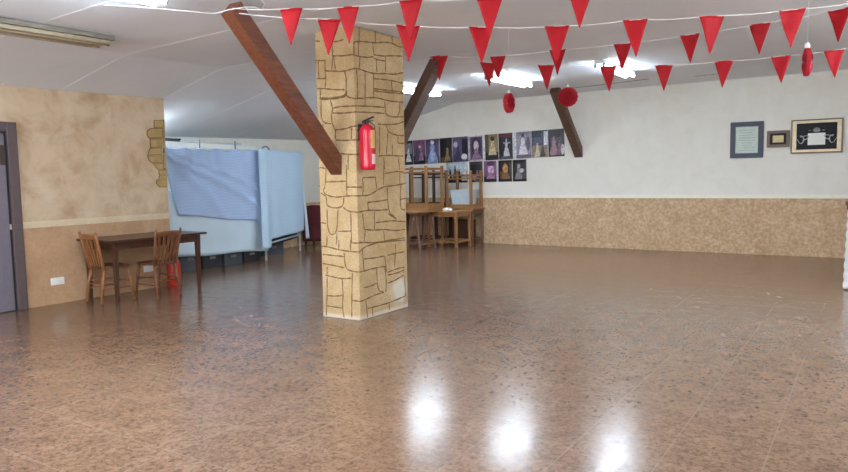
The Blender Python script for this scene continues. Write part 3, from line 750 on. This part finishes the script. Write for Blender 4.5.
R2 = [  # the pale strip down one side is painted glare
 ('wide pale poster with a row of dancers, left end of the bottom row', -8.215, -7.655, (196, 208, 212), [('r', DK, 0, 1, 0, .2), ('g', (40, 34, 42), .18, .1, .7, .13), ('g', (96, 56, 72), .42, .1, .85, .13), ('g', (36, 34, 46), .62, .12, .65, .12), ('g', WH, .85, .1, .6, .13), ('e', WH, .08, .35, .08, .16)]),
 ('black poster with pink blooms, second in the bottom row', -7.616, -7.27, (34, 28, 32), [('g', (176, 128, 140), .6, 0, .6, .3), ('e', (214, 190, 196), .35, .25, .2, .14), ('r', (80, 56, 64), 0, 1, .85, .95)]),
 ('magenta poster with a pale face, third in the bottom row', -7.249, -6.892, (160, 110, 148), [('r', (40, 28, 40), 0, 1, 0, .25), ('e', (230, 190, 214), .5, .6, .22, .24), ('r', (216, 206, 216), .9, 1, 0, 1), ('e', (110, 60, 104), .5, .88, .3, .12), ('g', (196, 150, 184), .5, .15, .5, .34)]),
 ('amber brown poster, fourth in the bottom row', -6.892, -6.556, (58, 40, 36), [('g', (160, 114, 72), .5, .1, .9, .36), ('e', (206, 152, 92), .52, .62, .2, .2), ('r', (40, 32, 34), 0, 1, 0, .12), ('e', (150, 90, 50), .2, .35, .14, .16)]),
 ('dark poster with a grey figure, right end of the bottom row', -6.55, -6.216, (44, 38, 42), [('g', (150, 142, 144), .45, .1, .8, .32), ('e', (196, 170, 160), .45, .72, .12, .09), ('r', (78, 68, 72), .7, 1, .1, .6), ('e', (200, 190, 190), .65, .5, .16, .1)]),
]
for k, (lb, x0, x1, bg, sh) in enumerate(R2):
    poster(lb, x0, x1, 1.345 + (x0 + 8.2) * .008, 1.80 + (x0 + 8.2) * .012, bg, sh, -.012)

# ------------------------------------------------------------------ wall sockets
for lb, y, z, s in (('white double socket low on the peach wall, between the door and the table', 4.63, .283, 1), ('white double socket low on the peach wall, under the brown table', 5.92, .283, .9)):
    o = thing('wall_socket', lb, 'wall socket', (XL + .008, y, z), group='sockets on the peach wall')
    mb = MB(); mb.bb((0, -.085 * s, -.045), (.01, .085 * s, .045)); mb.build('plate', M['white'], o, bevel=.003)
    for k in (-1, 1):
        mb = MB(); mb.prism([(.01, k * .04 * s + .03 * math.cos(2 * PI * j / 16), .03 * math.sin(2 * PI * j / 16)) for j in range(16)], (.004, 0, 0)); mb.build('socket', M['housing'], o)

# ------------------------------------------------------------------ tables
def table(name, label, x0, x1, y0, y1, h, leg, mt, ml, inset=.05, apron=.1, top=.03, taper=.6, stretch=None, flip=0, group=None, base=0):
    cx_, cy_ = (x0 + x1) / 2, (y0 + y1) / 2
    o = thing(name, label, 'table', (cx_, cy_, base), group=group)
    a, b = (x1 - x0) / 2, (y1 - y0) / 2
    fz = (lambda z: h - z) if flip else (lambda z: z)
    mb = MB(); mb.bb((-a, -b, fz(h - top)), (a, b, fz(h))); mb.build('tabletop', mt, o, bevel=.006)
    ia, ib = a - inset, b - inset
    mb = MB(); t = .02; z0, z1 = fz(h - top - apron), fz(h - top)
    for s in (-1, 1):
        mb.bb((-ia, s * ib - t / 2, z0), (ia, s * ib + t / 2, z1)); mb.bb((s * ia - t / 2, -ib, z0), (s * ia + t / 2, ib, z1))
    mb.build('apron', ml, o)
    for sx in (-1, 1):
        for sy in (-1, 1):
            mb = MB(); mb.bar((sx * ia, sy * ib, fz(h - top)), (sx * ia, sy * ib, fz(0)), leg, leg, (0, 1, 0), leg * taper, leg * taper); mb.build('leg', ml, o, bevel=.004)
    if stretch:
        mb = MB(); z = fz(stretch)
        for s in (-1, 1):
            if flip:
                mb.bar((-ia, s * ib, z - .075), (ia, s * ib, z - .075), .02, .03); mb.bar((s * ia, -ib, z - .075), (s * ia, ib, z - .075), .02, .03)
            mb.bar((-ia, s * ib, z), (ia, s * ib, z), .022, .04); mb.bar((s * ia, -ib, z), (s * ia, ib, z), .022, .04)
        mb.build('stretcher', ml, o)
    return o
table('table', 'dark brown wooden table standing against the peach wall', -8.495, -7.73, 4.90, 6.33, .79, .062, M['table'], M['table_leg'], .095, .1, .028, .62)

# ------------------------------------------------------------------ chairs (origin on the floor at the middle; faces +Y, back at -Y)
def chair(label, x, y, rz, m):
    o = thing('wooden_chair', label, 'chair', (x, y, 0), rz, 'wooden chairs at the brown table')
    sh = .455
    # seat: rounded trapezoid
    P = []
    for a in range(28):
        t = 2 * PI * a / 28; c, s = math.cos(t), math.sin(t)
        ex = .55
        px = math.copysign(abs(c) ** ex, c) * .2; py = math.copysign(abs(s) ** ex, s) * .2
        px *= 1 + .06 * py / .2
        P.append((px, py, sh - .028))
    mb = MB(); mb.prism(P, (0, 0, .028)); mb.build('seat', M['seat'], o, bevel=.006)
    for sx in (-1, 1):
        mb = MB(); mb.tube([(sx * .15, .15, sh - .02), (sx * .165, .175, .28), (sx * .185, .205, 0)], [.019, .022, .015], 10); mb.build('leg', m, o, smooth=True)
        mb = MB(); mb.tube([(sx * .15, -.15, sh - .02), (sx * .165, -.19, .25), (sx * .18, -.225, 0)], [.019, .022, .015], 10); mb.build('leg', m, o, smooth=True)
    mb = MB()
    for sx in (-1, 1):
        for z in (.17, .26):
            mb.tube([(sx * (.178 - z * .05), -.215 + z * .11, z), (sx * (.178 - z * .05), .198 - z * .1, z)], .009, 8)
    mb.tube([(-.17, .19, .23), (.17, .19, .23)], .009, 8); mb.tube([(-.165, -.2, .23), (.165, -.2, .23)], .009, 8)
    mb.build('stretcher', m, o, smooth=True)
    for sx in (-1, 1):
        mb = MB(); mb.tube([(sx * .165, -.165, sh - .03), (sx * .175, -.205, .62), (sx * .188, -.245, .80), (sx * .192, -.265, .89)], [.021, .020, .019, .013], 10); mb.build('back_post', m, o, smooth=True)
    mb = MB()
    mb.grid(lambda u, v: V(((u - .5) * .40, -.245 - .02 * v - .035 * math.sin(u * PI), .795 + .055 * v + .012 * math.sin(u * PI) * v)), 14, 3, .02)
    mb.build('top_rail', m, o, smooth=True)
    for k in range(5):
        u = (k + .5) / 5 - .5
        xx0 = u * .27; xx1 = u * .34; yb = -.235 - .035 * math.cos(u * PI)
        mb = MB(); mb.bar((xx0, -.175, sh - .01), (xx1, yb - .006, .80), .026, .014, (0, 1, 0), .034, .014); mb.build('spindle', m, o)
    return o
chair('orange brown spindle back chair tucked under the left end of the brown table', -8.12, 5.10, -.06, M['chair'])
chair('darker spindle back chair with its back along the front of the brown table', -7.86, 5.60, PI / 2 + .04, M['chair2'])

# red canister by the wall end
cn = thing('red_canister', 'orange red plastic canister on the floor behind the darker chair', 'canister', (-8.40, 6.26, 0))
mb = MB()
for k, (w, d, z) in enumerate(()): pass
prof = [(.0, .0), (.085, 0), (.095, .02), (.095, .30), (.085, .35), (.05, .39), (.03, .40), (.0, .40)]
mb.lathe(prof, n=20); mb.build('body', M['red_plastic'], cn, smooth=True)
mb = MB(); mb.lathe([(.028, .395), (.032, .40), (.032, .44), (0, .442)], n=16); mb.build('cap', M['red'], cn)
mb = MB(); mb.tube([(.06, 0, .375), (.075, 0, .43), (.03, 0, .455), (.0, 0, .442)], .01, 8); mb.build('handle', M['red_plastic'], cn, smooth=True)

# ------------------------------------------------------------------ covered stall in the alcove
A0, A1, A2 = V((-9.47, 6.75, 0)), V((-9.44, 9.06, 0)), V((-10.02, 10.58, 0))
fr = thing('stall_frame', 'pale metal frame with posts standing under the draped sheets', 'frame', A1)
B0 = A0 + V((-.75, 0, 0)); B2 = A2 + V((-.35, -.1, 0)); 
for p_, hh in ((A0, 2.10), (A1, 2.03), (A2, 2.05), (B0, 2.12)):
    mb = MB(); mb.tube([p_, p_ + V((0, 0, hh))], .022, 10); mb.build('post', M['metal'], fr, org=A1, smooth=True)
mb = MB()
for z in (2.02,):
    for a, b in ((A0, A1), (A1, A2), (A0, B0)): mb.tube([a + V((0, 0, z)), b + V((0, 0, z))], .018, 8)
mb.tube([A1 + V((0, 0, .3)), A2 + V((0, 0, .34))], .018, 8)
mb.build('rail', M['metal'], fr, org=A1, smooth=True)
mb = MB(); mb.tube([B0 + V((.1, .2, 2.13)), A1 + V((-.35, -.2, 2.14))], .03, 8)
mb.build('top_tube', M['metal'], fr, org=A1)
mb = MB(); mb.prism([A0 + V((-.09, .25, 2.0)), A1 + V((-.12, -.05, 2.0)), A1 + V((-.12, -.05, 2.10)), A0 + V((-.09, .25, 2.145))], (-.03, 0, 0)); mb.build('top_board', M['white'], fr, org=A1)  # white board added to stand in for a bright strip of light
for t in (.42, .75):
    mb = MB(); c = A0.lerp(A1, t); mb.tube([c + V((-.06, 0, 2.0)), c + V((-.06, 0, 2.18))], .012, 8); mb.build('hook', M['cap'], fr, org=A1)

def sm(t): t = max(0, min(1, t)); return t * t * (3 - 2 * t)
# striped blue sheet: top edge gathered on the rail, swagged; lower edge slopes
def f_blue(u, v):
    y = 6.80 + u * 2.16 + v * (.30 * (1 - u) + .03)
    zt_ = 2.035 + .016 * math.sin(u * 37) + .008 * math.sin(u * 61) - .02 * math.sin(u * PI)
    zb = .95 - .22 * u + .01 * math.sin(u * 9) - .17 * sm((u - .88) / .12)
    z = zt_ + (zb - zt_) * v
    fold = .032 * math.sin(u * 34 + v * 9 * (1 - u)) * (1 - v) ** 3 + .05 * math.exp(-((u * .8 - v * 1.1 + .12) / .06) ** 2) * (1 - .4 * v) + .03 * math.exp(-((u * .55 - v + .02) / .05) ** 2) + .03 * math.sin(7 * (u * 1.3 + v * .9)) * (1 - .5 * v) + .03 * math.exp(-((u * .9 + .02 - v * .5) / .07) ** 2)
    return V((-9.385 + .03 * math.sin(v * PI) + fold, y, z))
mb = MB(); mb.grid(f_blue, 70, 46, .004)
tag(mb.build('striped_sheet', M['sheet_blue'], smooth=True, org=(-9.4, 7.9, 0)), 'striped blue sheet draped over the left side of the stall', 'sheet', 'sheets draped over the stall')
def f_white(u, v):
    y = 6.78 + u * 2.32; zt_ = 1.40 - .3 * u; zb = .275 - .09 * u + .01 * math.sin(u * 11)
    return V((-9.425 + .008 * math.sin(u * 17 + v * 2) * v + .01 * math.sin(v * 3), y, zt_ + (zb - zt_) * v))
mb = MB(); mb.grid(f_white, 50, 16, .004)
tag(mb.build('white_sheet', M['sheet_white'], smooth=True, org=(-9.4, 7.9, 0)), 'white sheet hanging below the striped blue one', 'sheet', 'sheets draped over the stall')
# pale sheet: wraps the corner
dr = (A2 - A1).normalized(); nrd = V((dr.y, -dr.x, 0))
if nrd.x < 0: nrd = -nrd
def f_pale(u, v):
    # u from just left of the corner along the return
    L = 1.98; s = -.26 + u * L
    if s < 0: p = A1 + V((0, s, 0)); nn = V((1, 0, 0))
    else: p = A1 + dr * s; nn = nrd.lerp(V((1, 0, 0)), math.exp(-s / .08) * .6).normalized()
    zt_ = 2.045 + .01 * math.sin(u * 25)
    zb = .22 if s < .06 else .30 + .04 * u
    zb = .24 + (.37 + .05 * u - .24) * sm((s - 0) / .14)
    f = .05 + .022 * math.sin(u * 19 + .6) * sm(v * 1.5) * (.3 + .6 * math.exp(-((u - .22) / .2) ** 2)) + .02 * math.sin(u * 9 + v)
    f += .035 + .06 * sm(-s / .12) - .035 * sm(s / .1)
    return p + nn * (f + .02) + V((0, 0, zt_ + (zb - zt_) * v))
mb = MB(); mb.grid(f_pale, 70, 36, .004)
tag(mb.build('pale_sheet', M['sheet_pale'], smooth=True, org=A1), 'pale blue sheet hung round the corner of the stall', 'sheet', 'sheets draped over the stall')
def f_strip(u, v):
    p = A2 + dr * (.04 + u * (.07 + .10 * v) + .13 * v * v)
    return p + nrd * (.06 + .02 * math.sin(u * 6 + v * 2)) + V((0, 0, 2.02 + (.235 - 2.02) * v))
mb = MB(); mb.grid(f_strip, 8, 30, .004)
tag(mb.build('narrow_sheet', M['sheet_white'], smooth=True, org=A2), 'narrow white sheet hanging at the right end of the stall', 'sheet', 'sheets draped over the stall')
# things stored under and on the stall
def crate(label, x, y, w, d, h, m, z=0):
    o = thing('storage_crate', label, 'crate', (x, y, z), group='crates under the stall')
    mb = MB(); t = .015
    mb.bb((-w / 2, -d / 2, 0), (w / 2, d / 2, t))
    for s in (-1, 1):
        mb.bb((s * w / 2 - t / 2, -d / 2, 0), (s * w / 2 + t / 2, d / 2, h)); mb.bb((-w / 2, s * d / 2 - t / 2, 0), (w / 2, s * d / 2 + t / 2, h))
    mb.build('body', m, o, bevel=.004)
    mb = MB(); mb.bb((w / 2, -d / 2 - .005, h - .03), (w / 2 + .012, d / 2 + .005, h)); mb.bb((-w / 2 - .012, -d / 2 - .005, h - .03), (-w / 2, d / 2 + .005, h))
    mb.build('rim', m, o)
    mb = MB(); mb.bb((w / 2 + .004, -.06, h * .55), (w / 2 + .011, .06, h * .72)); mb.build('handle', M['cap'], o)
    return o
for k, (lb, y, d, h, m) in enumerate((('black crate at the left end under the white sheet', 6.98, .36, .34, 'crate'), ('dark grey crate with a pale handle, second under the white sheet', 7.40, .38, .33, 'crate_grey'), ('black crate in the middle under the white sheet', 7.86, .40, .28, 'crate'),
                           ('dark grey crate right of the middle under the white sheet', 8.32, .40, .25, 'crate_grey'), ('black crate at the corner under the white sheet', 8.76, .36, .24, 'crate'))):
    crate(lb, -9.70, y, .42, d, h, M[m])
c2 = A1.lerp(A2, .5) + V((-.35, -.12, 0))
crate('grey crate under the pale blue sheet', c2.x, c2.y, .4, .5, .26, M['crate_grey'])
def f_navy(u, v):
    p = A1.lerp(A2, .06 + .88 * u) - nrd * .03
    return p + V((0, 0, .48 - .19 * v - .03 * math.sin(u * PI))) + nrd * .01 * math.sin(u * 9)
mb = MB(); mb.grid(f_navy, 20, 6, .004); tag(mb.build('navy_cloth', M['navy'], smooth=True, org=A1), 'navy cloth showing below the pale blue sheet', 'cloth')
# dark box and a grey hoop on top
mb = MB(); mb.bb((-10.32, 7.45, 2.102), (-10.05, 7.78, 2.19))
o = thing('dark_box', 'dark grey box lying on top of the stall by the wall end', 'box', (-10.18, 7.6, 2.10))
mb = MB(); mb.bb((-.12, -.14, 0), (.12, .16, .10)); mb.build('body', M['crate_grey'], o, bevel=.006)
mb = MB(); mb.bb((-.13, -.15, .10), (.13, .17, .125)); mb.build('lid', M['crate'], o, bevel=.004)
mb = MB(); c = V((-9.72, 9.42, 2.0)); dd = V((-.37, .93, 0)).normalized()
mb.tube([c + dd * .19 * math.cos(a) + V((0, 0, .12 * math.sin(a))) for a in [PI * k / 14 for k in range(15)]], .014, 8)
tag(mb.build('hoop', M['cap'], smooth=True, org=c), 'grey hoop standing on top of the pale blue sheet', 'hoop')

# maroon chair in the alcove
mc = thing('upholstered_chair', 'dark maroon high backed chair between the stall and the pillar', 'chair', (-10.42, 11.62, 0), .35)
mb = MB(); mb.grid(lambda u, v: V(((u - .5) * .50, -.24 - .04 * math.sin(u * PI) + .06 * (1 - v), .44 + v * (.44 + .03 * math.sin(u * PI)))), 12, 8, .07); mb.build('backrest', M['maroon'], mc, smooth=True, bevel=.01)
mb = MB(); mb.bb((-.25, -.22, .38), (.25, .26, .48)); mb.build('seat', M['maroon'], mc, bevel=.03)
mb = MB(); mb.grid(lambda u, v: V(((u - .5) * .52, -.29 - .01 * math.sin(u * 20), .12 + v * .34)), 14, 4, .01); mb.build('skirt', M['maroon'], mc, smooth=True)
for sx in (-1, 1):
    for sy in (-1, 1):
        mb = MB(); mb.bar((sx * .21, sy * .21, .40), (sx * .22, sy * .23, 0), .04, .04, (0, 1, 0)); mb.build('leg', M['black'], mc)

# ------------------------------------------------------------------ stacked furniture by the back wall
def sawhorse(label, x, y0, y1, h):
    o = thing('sawhorse', label, 'trestle', (x, (y0 + y1) / 2, 0), group='sawhorses under the pine board')
    L = (y1 - y0) / 2
    mb = MB(); mb.bb((-.05, -L - .06, h - .07), (.05, L + .06, h)); mb.build('top_beam', M['oldwood'], o, bevel=.004)
    for sx in (-1, 1):
        for sy in (-1, 1):
            mb = MB(); mb.bar((sx * .045, sy * (L - .02), h - .03), (sx * .16, sy * L, 0), .05, .035, (0, 1, 0)); mb.build('leg', M['oldwood'], o, bevel=.003)
        mb = MB(); mb.bar((sx * .145, -L, .12), (sx * .145, L, .12), .02, .05); mb.build('rail', M['oldwood'], o)
    return o
sawhorse('brown sawhorse under the right side of the pine board', -7.86, 11.62, 12.20, .765)
sawhorse('brown sawhorse under the far side of the pine board, behind the pillar', -8.72, 11.62, 12.52, .765)
mb = MB(); mb.bb((-9.0, 11.45, .765), (-7.66, 12.72, .80))
tag(mb.build('pine_board', M['pine_top'], org=(-8.3, 12.1, .765), bevel=.004), 'honey pine board lying on sawhorses beside the pillar', 'board')
g = 'pine tables stacked by the back wall'
table('pine_table', 'upturned tall pine table on the pine board, nearest the pillar', -8.62, -7.74, 11.98, 12.70, .92, .055, M['pine_top'], M['pine'], .05, .09, .03, .95, .06, 1, g, .80)
table('pine_table', 'upright pine table right of the sawhorse', -8.0, -7.22, 12.29, 12.95, .762, .058, M['pine_top'], M['pine'], .05, .08, .03, .9, .12, 0, g)
table('pine_table', 'upright pine table pushed into the corner against the back wall', -7.98, -7.22, 12.97, 13.53, .79, .052, M['pine_top'], M['oldwood'], .05, .08, .03, .9, .12, 0, g)
table('pine_table', 'upturned pine table on the upright one below the posters', -7.92, -7.25, 12.98, 13.50, .82, .055, M['pine_top'], M['pine'], .035, .06, .03, .9, .1, 1, g, .79)
table('dark_table', 'dark wooden table standing behind the pine board', -8.86, -8.02, 12.78, 13.5, .79, .06, M['table'], M['table_leg'], .05, .1, .03, .9, .12, 0)
table('dark_table', 'upturned dark table on the dark one, behind the honey pine legs', -8.82, -8.10, 12.84, 13.46, .84, .055, M['table'], M['table_leg'], .05, .09, .03, .9, .08, 1, None, .79)
bx = thing('dark_chest', 'dark chest in the shade under the corner table', 'chest', (-7.62, 13.25, 0))  # dark block added to stand in for shade below the tables
mb = MB(); mb.bb((-.22, -.17, 0), (.22, .17, .50)); mb.build('body', M['table_leg'], bx, bevel=.006)
mb = MB(); mb.bb((-.23, -.18, .50), (.23, .18, .54)); mb.build('lid', M['table'], bx, bevel=.005)
# pale plastic tub between the upturned legs
tb = thing('plastic_tub', 'pale bluish plastic tub between the legs of the upturned table', 'tub', (-7.585, 13.24, .82))
mb = MB(); w0, d0, w1, d1_ = .21, .15, .25, .18
mb.add([(-w0, -d0, 0.004), (w0, -d0, .004), (w0, d0, .004), (-w0, d0, .004), (-w1, -d1_, .36), (w1, -d1_, .36), (w1, d1_, .36), (-w1, d1_, .36)], [(0, 3, 2, 1), (0, 1, 5, 4), (1, 2, 6, 5), (2, 3, 7, 6), (3, 0, 4, 7), (4, 5, 6, 7)])
mb.build('body', M['plastic'], tb, bevel=.02)
mb = MB()
for s in (-1, 1): mb.bb((-.265, s * .185 - .01, .35), (.265, s * .185 + .01, .375)); mb.bb((s * .26 - .01, -.18, .35), (s * .26 + .01, .18, .375))
mb.build('rim', M['plastic'], tb, bevel=.004)
# crumpled paper
rp = random.Random(5)
bm = bmesh.new(); bmesh.ops.create_icosphere(bm, subdivisions=3, radius=1)
for v_ in bm.verts:
    k = 1 + rp.uniform(-.22, .16); v_.co = V((v_.co.x * .10 * k, v_.co.y * .13 * k, max(v_.co.z * .05 * k, -.028)))
me = bpy.data.meshes.new('crumpled_paper'); bm.to_mesh(me); bm.free(); me.materials.append(M['paper'])
o = bpy.data.objects.new('crumpled_paper', me); COL.objects.link(o); o.location = (-7.53, 12.44, .762 + .029)
tag(o, 'crumpled white paper lying on the upright pine table', 'paper')

# ------------------------------------------------------------------ white draped counter at the right edge
ct = thing('draped_counter', 'brown counter draped with white lace cloth at the right edge', 'counter', (.25, 10.2, 0))
og = (.25, 10.2, 0)
mb = MB(); mb.bb((-.30, 9.93, 1.05), (.95, 10.62, 1.10)); mb.bb((-.285, 9.95, 1.0), (.93, 10.6, 1.05)); mb.build('top', M['brace'], ct, org=og, bevel=.006)
mb = MB(); mb.bb((-.20, 10.0, 0), (.88, 10.56, 1.0)); mb.build('body', M['frame_brown'], ct, org=og)
def f_lace(u, v):
    P = [V((-.235, 10.56, 0)), V((-.24, 9.965, 0)), V((.9, 9.96, 0))]
    L1 = .6; s = u * (L1 + 1.14)
    p = P[0].lerp(P[1], s / L1) if s < L1 else P[1].lerp(P[2], (s - L1) / 1.14)
    nn = V((-1, 0, 0)) if s < L1 - .03 else (V((0, -1, 0)) if s > L1 + .03 else V((-.7, -.7, 0)))
    sc_ = .016 * abs(math.sin(v * 24)) 
    return p + nn * (.02 + .018 * math.sin(s * 42 + v * 2) * (.3 + v) + sc_ * .8 + .01 * v) + V((0, 0, 1.0 + (.02 - 1.0) * v))
mb = MB(); mb.grid(f_lace, 80, 60, .004); mb.build('lace_cloth', M['lace'], ct, org=og, smooth=True)

# ------------------------------------------------------------------ daylight and camera
w = bpy.data.worlds.new('World'); sc.world = w; w.use_nodes = True
bg = w.node_tree.nodes['Background']; bg.inputs[0].default_value = (.88, .96, 1.06, 1); bg.inputs[1].default_value = 4.0
for x0, x1 in ((-7.2, -3.4), (-2.8, 1.2)):
    l = bpy.data.lights.new('window_portal', 'AREA'); l.shape = 'RECTANGLE'; l.size = x1 - x0; l.size_y = 1.5
    l.cycles.is_portal = True
    ob = bpy.data.objects.new('window_portal', l); COL.objects.link(ob); ob.location = ((x0 + x1) / 2, -2.8, 1.6); ob.rotation_euler = (PI / 2, 0, 0)

cam = bpy.data.cameras.new('Camera'); co = bpy.data.objects.new('Camera', cam); COL.objects.link(co)
cam.sensor_fit = 'HORIZONTAL'; cam.sensor_width = 36; cam.lens = 36 * F / 848
m3 = Matrix((rt, upv, -fw)).transposed()
co.matrix_world = Matrix.Translation((0, 0, H)) @ m3.to_4x4()
sc.camera = co
sc.view_settings.view_transform = 'Standard'; sc.view_settings.look = 'None'
sc.view_settings.exposure = 1.78; sc.view_settings.gamma = 1.0; sc.view_settings.use_curve_mapping = False
